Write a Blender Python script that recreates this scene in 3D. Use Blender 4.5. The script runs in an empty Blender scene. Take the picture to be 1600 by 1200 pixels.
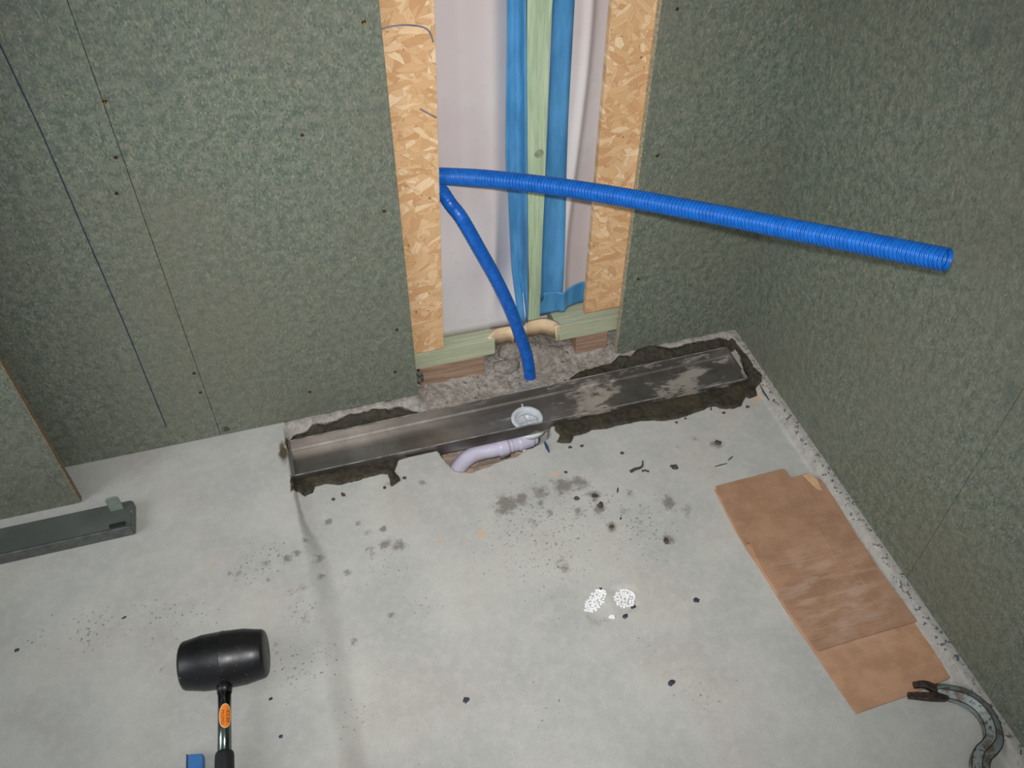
import bpy, bmesh, math, random
import numpy as np
from mathutils import Vector, Matrix
random.seed(7); np.random.seed(7)
C = bpy.context.scene.collection
PI = math.pi
# ------------------------------------------------------------------ camera
FPX = 1384.577
_p, _y, _r = 0.806072858, 0.294726367, 0.0103677336
def _basis():
    cp, sp, cy, sy = math.cos(_p), math.sin(_p), math.cos(_y), math.sin(_y)
    f = np.array([sy*cp, cy*cp, -sp]); rt = np.array([cy, -sy, 0.0]); up = np.cross(rt, f)
    return math.cos(_r)*rt+math.sin(_r)*up, -math.sin(_r)*rt+math.cos(_r)*up, f
RT, UP, FW = _basis()
CAM = np.array([-1.00640085, -1.40383589, 1.5])
cd = bpy.data.cameras.new('camera'); cam = bpy.data.objects.new('camera', cd); C.objects.link(cam)
cd.sensor_fit = 'HORIZONTAL'; cd.sensor_width = 36.0; cd.lens = FPX*36.0/1600.0; cd.clip_start = 0.02
m = Matrix.Identity(4)
for i in range(3):
    m[i][0] = RT[i]; m[i][1] = UP[i]; m[i][2] = -FW[i]; m[i][3] = CAM[i]
cam.matrix_world = m
bpy.context.scene.camera = cam
# ------------------------------------------------------------------ light
sc = bpy.context.scene
sc.view_settings.view_transform = 'Standard'; sc.view_settings.look = 'None'
sc.view_settings.gamma = 1.0; sc.view_settings.use_curve_mapping = False
sc.view_settings.exposure = 0.0
w = bpy.data.worlds.new('room_light'); sc.world = w; w.use_nodes = True
w.node_tree.nodes['Background'].inputs[0].default_value = (0.88, 0.95, 1.0, 1)
w.node_tree.nodes['Background'].inputs[1].default_value = 0.34
def area_light(name, loc, target, sx, sy, power, col):
    d = bpy.data.lights.new(name, 'AREA'); d.shape = 'RECTANGLE'; d.size = sx; d.size_y = sy
    d.energy = power; d.color = col
    o = bpy.data.objects.new(name, d); C.objects.link(o); o.location = loc
    o.rotation_euler = (Vector(target)-Vector(loc)).to_track_quat('-Z', 'Y').to_euler()
    return o
area_light('window_daylight', (-3.1, -1.0, 1.35), (-1.0, -0.3, 0.1), 0.9, 1.1, 16.5, (0.93, 0.98, 1.0))
fl_d = bpy.data.lights.new('camera_flash', 'SPOT'); fl_d.energy = 104.0; fl_d.spot_size = math.radians(86); fl_d.spot_blend = 1.0; fl_d.shadow_soft_size = 0.014; fl_d.color = (1.0, 0.985, 0.98)
flash = bpy.data.objects.new('camera_flash', fl_d); C.objects.link(flash)
flash.location = Vector(CAM+UP*0.034+RT*0.004-FW*0.01)
flash.rotation_euler = cam.matrix_world.to_euler()
# ------------------------------------------------------------------ pixel of the photograph -> point on a known plane of the room
def ray(x, y): return RT*((x-800)/FPX)+UP*((600-y)/FPX)+FW
def on_z(x, y, z=0.0):
    d = ray(x, y); return Vector(CAM+d*((z-CAM[2])/d[2]))
def on_y(x, y, Y=0.0):
    d = ray(x, y); return Vector(CAM+d*((Y-CAM[1])/d[1]))
def on_x(x, y, X=0.0):
    d = ray(x, y); return Vector(CAM+d*((X-CAM[0])/d[0]))
def at_depth(x, y, t): return Vector(CAM+ray(x, y)*t)
# ------------------------------------------------------------------ materials
def lin(c):
    def g(v):
        v /= 255.0
        return v/12.92 if v <= .04045 else ((v+.055)/1.055)**2.4
    return (g(c[0]), g(c[1]), g(c[2]), 1)
class NT:
    def __init__(s, name):
        s.m = bpy.data.materials.new(name); s.m.use_nodes = True; s.t = s.m.node_tree
        s.b = s.t.nodes['Principled BSDF']; s._g = None
    def n(s, typ, **kw):
        nd = s.t.nodes.new(typ)
        for k, v in kw.items(): setattr(nd, k, v)
        return nd
    def L(s, a, b): s.t.links.new(a, b)
    def put(s, sock, v):
        if hasattr(v, 'is_output'): s.L(v, sock)
        elif isinstance(v, (tuple, list)) and len(v) == 3 and sock.type == 'RGBA': sock.default_value = lin(v)
        else: sock.default_value = v
    def pos(s):
        if s._g is None: s._g = s.n('ShaderNodeNewGeometry').outputs['Position']
        return s._g
    def obj(s): return s.n('ShaderNodeTexCoord').outputs['Object']
    def mapv(s, v, scale=(1, 1, 1), rot=(0, 0, 0), loc=(0, 0, 0)):
        q = s.n('ShaderNodeMapping'); s.L(v, q.inputs[0]); q.inputs[1].default_value = loc
        q.inputs[2].default_value = rot; q.inputs[3].default_value = scale; return q.outputs[0]
    def noise(s, scale, detail=3, rough=.55, v=None, dist=0.0, col=False):
        q = s.n('ShaderNodeTexNoise'); s.L(v if v is not None else s.pos(), q.inputs['Vector'])
        q.inputs['Scale'].default_value = scale; q.inputs['Detail'].default_value = detail
        q.inputs['Roughness'].default_value = rough; q.inputs['Distortion'].default_value = dist
        return q.outputs['Color' if col else 'Fac']
    def voro(s, scale, v=None, out='Distance', feature='F1', rnd=1.0):
        q = s.n('ShaderNodeTexVoronoi', feature=feature); s.L(v if v is not None else s.pos(), q.inputs['Vector'])
        q.inputs['Scale'].default_value = scale; q.inputs['Randomness'].default_value = rnd; return q.outputs[out]
    def ramp(s, f, stops):
        q = s.n('ShaderNodeValToRGB'); s.L(f, q.inputs[0]); e = q.color_ramp.elements
        while len(e) < len(stops): e.new(0.5)
        for i, (p, c) in enumerate(stops):
            e[i].position = p; e[i].color = lin(c) if isinstance(c, tuple) else (c, c, c, 1)
        return q.outputs[0]
    def mix(s, f, a, b, mode='MIX'):
        q = s.n('ShaderNodeMix', data_type='RGBA', blend_type=mode); q.clamp_factor = True
        s.put(q.inputs[0], f); s.put(q.inputs[6], a); s.put(q.inputs[7], b); return q.outputs[2]
    def math(s, op, a, b=0.0, c=None, clamp=False):
        q = s.n('ShaderNodeMath', operation=op, use_clamp=clamp); s.put(q.inputs[0], a); s.put(q.inputs[1], b)
        if c is not None: s.put(q.inputs[2], c)
        return q.outputs[0]
    def step(s, f, lo, hi):
        q = s.n('ShaderNodeMapRange', interpolation_type='SMOOTHSTEP'); s.put(q.inputs[0], f)
        q.inputs[1].default_value = lo; q.inputs[2].default_value = hi; return q.outputs[0]
    def attr(s, name): return s.n('ShaderNodeAttribute', attribute_name=name).outputs['Fac']
    def sep(s, v):
        q = s.n('ShaderNodeSeparateXYZ'); s.L(v, q.inputs[0]); return q.outputs
    def bump(s, h, dist=.001, strength=1.0, nrm=None):
        q = s.n('ShaderNodeBump'); s.L(h, q.inputs['Height']); q.inputs['Distance'].default_value = dist
        q.inputs['Strength'].default_value = strength
        if nrm is not None: s.L(nrm, q.inputs['Normal'])
        return q.outputs[0]
    def done(s, col, rough=.6, metal=0.0, nrm=None, spec=None):
        s.put(s.b.inputs['Base Color'], col); s.put(s.b.inputs['Roughness'], rough); s.put(s.b.inputs['Metallic'], metal)
        if nrm is not None: s.L(nrm, s.b.inputs['Normal'])
        if spec is not None: s.b.inputs['Specular IOR Level'].default_value = spec
        return s.m
def plain(name, col, rough=.5, metal=0.0, vary=.25, scale=60, bump=0.0, spec=None):
    k = NT(name); n = k.noise(scale, 4)
    dk = tuple(int(c*(1-vary)) for c in col)
    c = k.mix(k.step(n, .3, .7), dk, col)
    return k.done(c, rough, metal, k.bump(n, bump) if bump else None, spec)
def m_board():
    k = NT('green_chipboard')
    n1 = k.noise(520, 2, .6); n2 = k.noise(60, 4, .65); n3 = k.noise(2.2, 3); n4 = k.noise(300, 2, .5, k.mapv(k.pos(), (1, 1, .45), (.3, .5, 0)))
    c = k.mix(k.step(n2, .32, .68), (88, 99, 88), (120, 124, 111))
    c = k.mix(k.step(n4, .50, .74), c, (138, 139, 117))
    c = k.mix(k.step(k.noise(330, 2, .6, k.mapv(k.pos(), (1, 1, .6), (0, .4, .3), (3, 1, 2))), .54, .72), c, (70, 84, 78))
    c = k.mix(k.math('MULTIPLY', k.step(n3, .38, .66), .5), c, (112, 110, 96))
    fl = k.step(k.noise(760, 1, .5), .70, .80)
    c = k.mix(k.math('MULTIPLY', fl, .7), c, (176, 174, 132))
    c = k.mix(k.math('MULTIPLY', k.step(k.noise(9, 2, .4), .70, .78), .35), c, (66, 82, 78))
    b1 = k.noise(48, 2, .5, k.mapv(k.pos(), (1, 1, .62), (.25, .35, 0)), .8)
    nb = k.bump(b1, .0030, 1.0); nb = k.bump(n1, .0006, .6, nb)
    return k.done(c, .5, 0, nb, .42)
def m_osb():
    k = NT('strand_board')
    col = None; h = None
    dn = k.n('ShaderNodeVectorMath', operation='SCALE'); k.L(k.noise(30, 2, col=True), dn.inputs[0]); dn.inputs[3].default_value = .012
    wv = k.n('ShaderNodeVectorMath', operation='ADD'); k.L(k.pos(), wv.inputs[0]); k.L(dn.outputs[0], wv.inputs[1])
    for i, (ang, sx, sy, sc_) in enumerate([(.15, 1, .22, 44), (1.15, 1, .25, 60), (-.7, 1, .3, 78), (2.2, 1, .26, 52), (-.3, 1, .28, 66), (.8, 1, .3, 100), (1.7, 1, .3, 84)]):
        r_ = k.n('ShaderNodeVectorRotate', rotation_type='Y_AXIS'); k.L(wv.outputs[0], r_.inputs[0]); r_.inputs['Angle'].default_value = ang
        v = k.mapv(r_.outputs[0], (sx, .02, sy), (0, 0, 0), (i*3.1, 0, i*1.7))
        cid = k.sep(k.voro(sc_, v, 'Color')); edge = k.voro(sc_, v, 'Distance', 'DISTANCE_TO_EDGE')
        r2 = k.n('ShaderNodeVectorRotate', rotation_type='Y_AXIS'); k.L(k.pos(), r2.inputs[0]); r2.inputs['Angle'].default_value = ang
        grain = k.noise(420, 3, .6, k.mapv(r2.outputs[0], (1, .02, .07)))
        cc = k.ramp(cid[0], [(0, (196, 150, 106)), (.3, (208, 168, 122)), (.75, (218, 180, 136)), (1, (232, 204, 166))])
        cc = k.mix(k.math('MULTIPLY', k.step(grain, .42, .7), .35), cc, (186, 138, 96))
        cc = k.mix(k.math('MULTIPLY', k.step(edge, .035, .0), .45), cc, (156, 112, 76))
        if col is None: col = cc; h = cid[1]
        else:
            f = k.step(cid[2], .62, .66); col = k.mix(f, col, cc); h = k.mix(f, h, cid[1])
    col = k.mix(k.step(k.noise(170, 2, .5, k.mapv(k.pos(), (1, 1, .5), (0, .5, 0))), .72, .75), col, (132, 82, 52))
    return k.done(col, .55, 0, k.bump(h, .0010, .6), .4)
def m_wood(name, a, b, axis='Z', rough=.65):
    k = NT(name); s = {'Z': (1, 1, .05), 'X': (.05, 1, 1)}[axis]
    v = k.mapv(k.pos(), s); g = k.noise(170, 4, .6, v, 1.2); g2 = k.noise(40, 2, .5, v, .5)
    c = k.mix(k.step(g, .35, .7), a, b); c = k.mix(k.math('MULTIPLY', k.step(g2, .5, .7), .35), c, tuple(int(q*.8) for q in b))
    return k.done(c, rough, 0, k.bump(g, .0006, .6), .3)
def m_concrete():
    k = NT('screed_concrete')
    P = k.pos(); wet = k.attr('wet'); st = k.attr('stain'); oc = k.attr('ochre'); rub = k.attr('rubble'); spk = k.attr('speck'); pit = k.attr('pit'); org = k.attr('foam')
    a = k.noise(5, 5, .6); b = k.noise(55, 4, .6); f = k.noise(420, 2, .6)
    c = k.mix(k.step(a, .35, .65), (171, 171, 167), (186, 185, 179))
    c = k.mix(k.math('MULTIPLY', k.step(k.noise(2.6, 4, .6), .45, .7), .55), c, (168, 158, 150))
    c = k.mix(k.math('MULTIPLY', k.step(b, .42, .68), .30), c, (196, 193, 184))
    c = k.mix(k.math('MULTIPLY', k.step(f, .45, .75), .25), c, (140, 138, 130))
    # rubble / raw screed
    rc = k.mix(k.step(k.noise(70, 5, .65), .35, .65), (136, 127, 118), (170, 163, 154))
    rc = k.mix(k.math('MULTIPLY', k.step(k.noise(26, 3, .6), .55, .68), .7), rc, (146, 130, 118))
    rc = k.mix(k.step(k.noise(130, 3, .7, k.mapv(P, (1, 1, 1), (0, 0, 0), (5, 2, 0))), .60, .66), rc, (84, 80, 80))
    c = k.mix(rub, c, rc)
    # blotches of damp mortar wiped on the floor
    sn = k.math('ADD', k.math('MULTIPLY', st, .62), k.noise(70, 4, .62))
    c = k.mix(k.math('MULTIPLY', k.step(sn, .74, 1.10), .72), c, (104, 98, 88))
    sn2 = k.math('ADD', k.math('MULTIPLY', spk, .22), k.noise(150, 2, .5))
    c = k.mix(k.math('MULTIPLY', k.step(sn2, .77, .87), .7), c, (96, 96, 92))
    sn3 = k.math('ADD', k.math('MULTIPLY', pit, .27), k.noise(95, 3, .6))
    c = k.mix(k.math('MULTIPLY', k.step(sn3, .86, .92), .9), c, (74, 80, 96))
    c = k.mix(k.math('MULTIPLY', k.step(k.math('ADD', oc, k.math('MULTIPLY', k.noise(120, 3), .5)), .7, 1.0), .6), c, (204, 172, 138))
    c = k.mix(k.step(k.math('ADD', wet, k.math('MULTIPLY', k.math('SUBTRACT', k.noise(60, 4), .5), .7)), .35, .75), c, (84, 76, 58))
    c = k.mix(k.step(k.math('ADD', org, k.math('MULTIPLY', k.math('SUBTRACT', k.noise(60, 3), .5), .6)), .4, .6), c, k.mix(k.step(k.noise(45, 3), .4, .6), (200, 170, 144), (160, 146, 134)))
    h = k.math('ADD', k.math('MULTIPLY', b, .6), k.math('MULTIPLY', f, .25))
    nb = k.bump(h, .0012, .5)
    hr = k.math('MULTIPLY', k.noise(90, 5, .7), rub)
    nb = k.bump(hr, .006, .8, nb)
    nb = k.bump(k.math('MULTIPLY', k.step(sn3, .84, .92), -1), .003, .8, nb)
    return k.done(c, k.mix(wet, (190, 190, 190), (120, 120, 120)), 0, nb, .25)
def m_wet():
    k = NT('fresh_wet_mortar'); a = k.noise(80, 5, .65); b = k.noise(300, 3, .6)
    c = k.mix(k.step(a, .35, .65), (47, 43, 35), (68, 62, 51)); c = k.mix(k.math('MULTIPLY', k.step(k.noise(14, 2), .5, .7), .5), c, (78, 71, 53))
    return k.done(c, .62, 0, k.bump(k.math('ADD', a, k.math('MULTIPLY', b, .5)), .004, .9), .3)
def m_steel():
    k = NT('stainless_steel_with_cement_film'); P = k.pos(); x = k.sep(P)[0]
    br = k.noise(60, 3, .6, k.mapv(P, (.08, 1, 1))); cl = k.noise(9, 4, .6)
    base = k.mix(k.step(cl, .35, .65), (130, 125, 120), (158, 153, 148)); base = k.mix(k.math('MULTIPLY', k.step(br, .4, .7), .25), base, (170, 166, 160))
    m1 = k.noise(16, 5, .6, k.mapv(P, (.45, 1.4, 1), (0, 0, .12)), .6)
    m2 = k.math('ADD', k.math('MULTIPLY', m1, .75), k.math('MULTIPLY', k.noise(80, 4, .65, k.mapv(P, (.5, 1, 1))), .25)); msk = k.math('MULTIPLY', k.step(k.math('ADD', m2, k.math('MULTIPLY', k.step(x, -.66, -.40), .070)), .56, .66), k.step(x, -.95, -.5))
    base = k.mix(k.math('MULTIPLY', msk, .7), base, (156, 147, 134))
    rg = k.math('ADD', k.math('MULTIPLY', msk, .3), k.math('ADD', k.math('MULTIPLY', cl, .25), .27))
    return k.done(base, rg, k.math('SUBTRACT', .9, k.math('MULTIPLY', msk, .85)), k.bump(m1, .0006, .4))
def m_card(f=1.0, nm='corrugated_cardboard'):
    k = NT(nm); P = k.pos()
    wv = k.math('SINE', k.math('MULTIPLY', k.sep(k.mapv(P, (1, 1, 1), (0, 0, -.02)))[1], 900.0)); n = k.noise(22, 5, .65); n2 = k.noise(150, 3, .6, k.mapv(P, (.15, 1, 1)))
    c = k.mix(k.step(n, .35, .65), tuple(min(255, int(q*f)) for q in (150, 116, 92)), tuple(min(255, int(q*f)) for q in (166, 130, 104)))
    c = k.mix(k.math('MULTIPLY', k.step(n2, .45, .75), .18), c, (178, 146, 122)); 
    pt = k.n('ShaderNodeVectorMath', operation='DISTANCE'); k.L(P, pt.inputs[0]); pt.inputs[1].default_value = tuple(on_z(1305, 930, -.01))
    sc_ = k.math('MULTIPLY', k.step(pt.outputs['Value'], .17, .02), k.step(k.noise(60, 4, .65, k.mapv(P, (.25, 1, 1), (0, 0, .1))), .42, .62))
    c = k.mix(k.math('MULTIPLY', sc_, .45), c, (196, 172, 156))
    return k.done(c, .8, 0, k.bump(wv, .0003, .25), .2)
def m_rubber():
    k = NT('scuffed_black_rubber'); a = k.noise(40, 5, .7); b = k.noise(240, 2, .5)
    c = k.mix(k.step(a, .55, .75), (11, 11, 14), (40, 40, 46)); c = k.mix(k.step(b, .72, .78), c, (120, 120, 118))
    return k.done(c, k.math('ADD', k.math('MULTIPLY', a, .35), .22), 0, k.bump(a, .0008, .4), .5)
def m_paint_steel():
    k = NT('worn_blue_paint_on_steel'); a = k.noise(45, 5, .65); 
    c = k.mix(k.step(a, .42, .52), (116, 108, 98), (140, 152, 150)); c = k.mix(k.step(k.noise(130, 4, .6), .58, .66), c, (78, 66, 58))
    return k.done(c, .5, .35, k.bump(a, .001, .5))
def m_film():
    k = NT('vapour_barrier_film'); a = k.noise(3.5, 3, .5); b = k.noise(40, 3, .6)
    c = k.mix(k.step(a, .35, .65), (204, 192, 191), (207, 203, 202)); c = k.mix(k.math('MULTIPLY', k.step(b, .5, .75), .3), c, (190, 184, 182))
    return k.done(c, .5, 0, k.bump(b, .0006, .4), .3)
def m_tape():
    k = NT('blue_sealing_tape'); a = k.noise(30, 4, .6, k.mapv(k.pos(), (1, 1, .25))); b = k.voro(900)
    c = k.mix(k.step(a, .35, .68), (62, 128, 176), (84, 150, 200))
    return k.done(c, .42, 0, k.bump(b, .0002, .3))
def m_hose(name, a, b):
    k = NT(name); n = k.noise(90, 3)
    return k.done(k.mix(k.step(n, .35, .65), a, b), .36, 0, None, .5)
M = dict(board=m_board(), osb=m_osb(), conc=m_concrete(), wet=m_wet(), steel=m_steel(), card=m_card(), card2=m_card(1.13, 'clean_corrugated_cardboard'), rubber=m_rubber(), pry=m_paint_steel(),
    film=m_film(), tape=m_tape(), hose=m_hose('blue_corrugated_plastic', (12, 86, 168), (19, 100, 186)), hose2=m_hose('blue_smooth_plastic', (12, 84, 172), (16, 98, 190)),
    plate=m_wood('pale_green_treated_timber', (166, 172, 144), (190, 190, 160), 'X'), stud=m_wood('pale_green_treated_stud', (156, 174, 142), (180, 196, 164), 'Z'),
    knot=plain('timber_knot', (156, 166, 134), .6), low=m_wood('raw_brown_timber', (140, 112, 94), (176, 148, 124), 'X'), cutwood=m_wood('freshly_cut_wood', (214, 186, 148), (230, 206, 170), 'X'),
    edge=plain('raw_board_edge', (178, 168, 140), .7, 0, .3, 200, .0006), edged=plain('brown_board_edge', (150, 128, 100), .7, 0, .3, 200, .0006),
    white=plain('white_plastic', (206, 210, 214), .3, 0, .06, 30), pipe=plain('pale_violet_plastic', (202, 196, 214), .3, 0, .05, 20),
    dark=plain('dark_cavity', (26, 24, 22), .8), zinc=plain('zinc_plated_steel', (150, 150, 148), .35, .8, .2, 80), brass=plain('yellow_zinc_screw', (150, 116, 52), .3, .9, .4, 300),
    rust=plain('rusty_screw', (92, 62, 40), .6, .3, .4, 300), slot=plain('screw_recess', (24, 20, 16), .7),
    ink=plain('blue_marker_ink', (38, 52, 78), .7), pencil=plain('faint_pencil_ink', (132, 124, 132), .8), scratch=plain('pale_scratch', (136, 134, 120), .7),
    crumb=plain('dried_mortar_crumb', (92, 82, 70), .85, 0, .4, 200, .001), chip=plain('blue_black_bitumen_chip', (64, 68, 86), .6, 0, .4, 200),
    bluechip=plain('blue_plastic_chip', (52, 84, 122), .5), greychip=plain('grey_metal_strip', (92, 92, 90), .5, .3), eps=plain('polystyrene_beads', (240, 240, 240), .6, 0, .03, 100),
    rail=plain('grey_coated_metal', (96, 100, 96), .42, .2, .12, 14), railedge=plain('grey_bare_metal_lip', (112, 114, 112), .35, .6, .15, 60), tab=plain('frosted_grey_plastic', (128, 138, 130), .45, 0, .1, 40),
    chrome=plain('polished_steel_tube', (126, 134, 130), .16, 1.0, .1, 20), grip=plain('black_rubber_grip', (28, 29, 32), .55, 0, .2, 60, .0004), orange=plain('orange_paper_sticker', (238, 132, 40), .45, 0, .04, 60),
    stext=plain('brown_print', (112, 58, 12), .5), rimglint=plain('steel_edge_highlight', (196, 194, 188), .32, .55, .35, 40), cream=plain('cream_sticker_rim', (232, 190, 150), .5, 0, .04), blue=plain('blue_plastic', (62, 116, 178), .4, 0, .1, 40), bluedk=plain('dark_blue_plastic', (48, 70, 104), .5, 0, .1, 40),
    claw=plain('burnt_bare_steel', (76, 62, 54), .5, .4, .5, 120, .0008))
# ------------------------------------------------------------------ mesh helpers
def obj(name, bm, mat, parent=None, smooth=True, bevel=0.0):
    me = bpy.data.meshes.new(name); bm.normal_update(); bm.to_mesh(me); bm.free()
    o = bpy.data.objects.new(name, me); C.objects.link(o)
    for mm in (mat if isinstance(mat, list) else [mat]): me.materials.append(mm)
    if smooth:
        for p in me.polygons: p.use_smooth = True
    if bevel:
        b = o.modifiers.new('bevel', 'BEVEL'); b.width = bevel; b.segments = 2; b.limit_method = 'ANGLE'; b.angle_limit = .6
    if parent is not None: o.parent = parent
    return o
def tag(o, label, cat, group=None, kind=None):
    o['label'] = label; o['category'] = cat
    if group: o['group'] = group
    if kind: o['kind'] = kind
    return o
def struct(o): o['kind'] = 'structure'; return o
def root(name, loc=(0, 0, 0)):
    o = bpy.data.objects.new(name, None); C.objects.link(o); o.empty_display_size = .05; o.location = loc
    return o
def rebase(r):                     # keep children where they were modelled (world space) under a root with an offset
    for c in r.children: c.location = c.location-r.location
def box(bm, x0, x1, y0, y1, z0, z1):
    vs = [bm.verts.new((x, y, z)) for x in (x0, x1) for y in (y0, y1) for z in (z0, z1)]
    for f in ((0, 1, 3, 2), (4, 6, 7, 5), (0, 4, 5, 1), (2, 3, 7, 6), (0, 2, 6, 4), (1, 5, 7, 3)): bm.faces.new([vs[i] for i in f])
    return bm
def bx(*a): return box(bmesh.new(), *a)
def hexa(bm, bot, top):            # 4 bottom points, 4 top points
    b = [bm.verts.new(p) for p in bot]; t = [bm.verts.new(p) for p in top]
    bm.faces.new(b[::-1]); bm.faces.new(t)
    for i in range(len(b)): bm.faces.new((b[i], b[(i+1) % len(b)], t[(i+1) % len(b)], t[i]))
    return bm
def prism(pts, off, bm=None):      # polygon of points extruded by a vector
    bm = bm or bmesh.new(); off = Vector(off)
    hexa(bm, [Vector(p) for p in pts], [Vector(p)+off for p in pts])
    bmesh.ops.recalc_face_normals(bm, faces=bm.faces); return bm
def curve_pts(P, n):               # Catmull-Rom through the points, n even samples
    P = [Vector(p) for p in P]; Q = [P[0]*2-P[1]]+P+[P[-1]*2-P[-2]]; out = []
    for i in range(1, len(Q)-2):
        for k in range(40):
            t = k/40; a, b, c, d = Q[i-1], Q[i], Q[i+1], Q[i+2]
            out.append(.5*((2*b)+(c-a)*t+(2*a-5*b+4*c-d)*t*t+(3*b-a-3*c+d)*t**3))
    out.append(P[-1].copy())
    L = [0]
    for i in range(1, len(out)): L.append(L[-1]+(out[i]-out[i-1]).length)
    res = []; j = 0
    for k in range(n):
        s = L[-1]*k/(n-1)
        while j < len(L)-2 and L[j+1] < s: j += 1
        t = (s-L[j])/max(1e-9, L[j+1]-L[j]); res.append(out[j].lerp(out[j+1], min(1, t)))
    return res, L[-1]
def frames(P, up=Vector((0, 0, 1))):
    T = [(P[min(i+1, len(P)-1)]-P[max(i-1, 0)]).normalized() for i in range(len(P))]
    u = up-T[0]*up.dot(T[0]); u.normalize(); out = []
    for t in T:
        u = u-t*u.dot(t); u.normalize(); out.append((t, u, t.cross(u)))
    return out
def sweep(P, prof, bm=None, cap=True, up=Vector((0, 0, 1))):   # prof(i)->list of (a,b) offsets in frame (u, t x u)
    bm = bm or bmesh.new(); F = frames(P, up); rings = []
    for i, (p, (t, u, v)) in enumerate(zip(P, F)): rings.append([bm.verts.new(p+u*a+v*b) for a, b in prof(i)])
    n = len(rings[0])
    for i in range(len(rings)-1):
        for k in range(n): bm.faces.new((rings[i][k], rings[i][(k+1) % n], rings[i+1][(k+1) % n], rings[i+1][k]))
    if cap: bm.faces.new(rings[0][::-1]); bm.faces.new(rings[-1])
    bmesh.ops.recalc_face_normals(bm, faces=bm.faces); return bm
def circ(r, n=24, sq=1.0): return [(r*math.cos(2*PI*k/n), r*sq*math.sin(2*PI*k/n)) for k in range(n)]
def lathe(prof, origin, axis, n=40, bm=None, closed=False):    # prof: (distance along axis, radius)
    bm = bm or bmesh.new(); ax = Vector(axis).normalized(); o = Vector(origin)
    u = ax.orthogonal().normalized(); v = ax.cross(u); rings = []
    for h, r in prof:
        if r < 1e-6: rings.append([bm.verts.new(o+ax*h)])
        else: rings.append([bm.verts.new(o+ax*h+(u*math.cos(2*PI*k/n)+v*math.sin(2*PI*k/n))*r) for k in range(n)])
    pr = list(zip(rings, rings[1:]))+([(rings[-1], rings[0])] if closed else [])
    for a, b in pr:
        for k in range(n):
            k2 = (k+1) % n
            if len(a) == 1 and len(b) > 1: bm.faces.new((a[0], b[k2], b[k]))
            elif len(b) == 1 and len(a) > 1: bm.faces.new((a[k], a[k2], b[0]))
            elif len(a) > 1: bm.faces.new((a[k], a[k2], b[k2], b[k]))
    bmesh.ops.recalc_face_normals(bm, faces=bm.faces); return bm
# numpy noise / polygon distance
_H = np.random.RandomState(3).rand(256, 256)
def vnoise(x, y, s):
    x = x*s+101.3; y = y*s+57.7; xi = np.floor(x).astype(int); yi = np.floor(y).astype(int); fx = x-xi; fy = y-yi
    fx = fx*fx*(3-2*fx); fy = fy*fy*(3-2*fy); g = lambda i, j: _H[(i) % 256, (j) % 256]
    return (g(xi, yi)*(1-fx)+g(xi+1, yi)*fx)*(1-fy)+(g(xi, yi+1)*(1-fx)+g(xi+1, yi+1)*fx)*fy
def fbm(x, y, s, o=4):
    t = 0; a = .5; n = 0
    for i in range(o): t = t+a*vnoise(x+i*1.37, y-i*.73, s); n += a; a *= .55; s *= 2.03
    return t/n-.5
def sdist(x, y, poly):             # signed distance, positive inside
    d = np.full(np.shape(x), 1e9); ins = np.zeros(np.shape(x), bool); n = len(poly)
    for i in range(n):
        ax, ay = poly[i]; bx_, by_ = poly[(i+1) % n]; ex, ey = bx_-ax, by_-ay
        t = np.clip(((x-ax)*ex+(y-ay)*ey)/(ex*ex+ey*ey+1e-12), 0, 1)
        d = np.minimum(d, np.hypot(x-ax-ex*t, y-ay-ey*t))
        cnd = ((ay > y) != (by_ > y)) & (x < (bx_-ax)*(y-ay)/(by_-ay+1e-12)+ax); ins ^= cnd
    return np.where(ins, d, -d)
def ss(v, a, b):
    t = np.clip((v-a)/(b-a), 0, 1); return t*t*(3-2*t)
def fpoly(px, z=-.02): return [tuple(on_z(x, y, z)[:2]) for x, y in px]
def wpoly(px):                                  # outline taken on the real floor surface
    out = []
    for x, y in px:
        p = on_floor(x, y, .0015) if x < 2000 else on_z(x, y, -.02)
        q = on_z(x, y, -.02)
        if abs(p.z+.02) > .022: p = q
        out.append((p.x, p.y))
    return out
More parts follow.
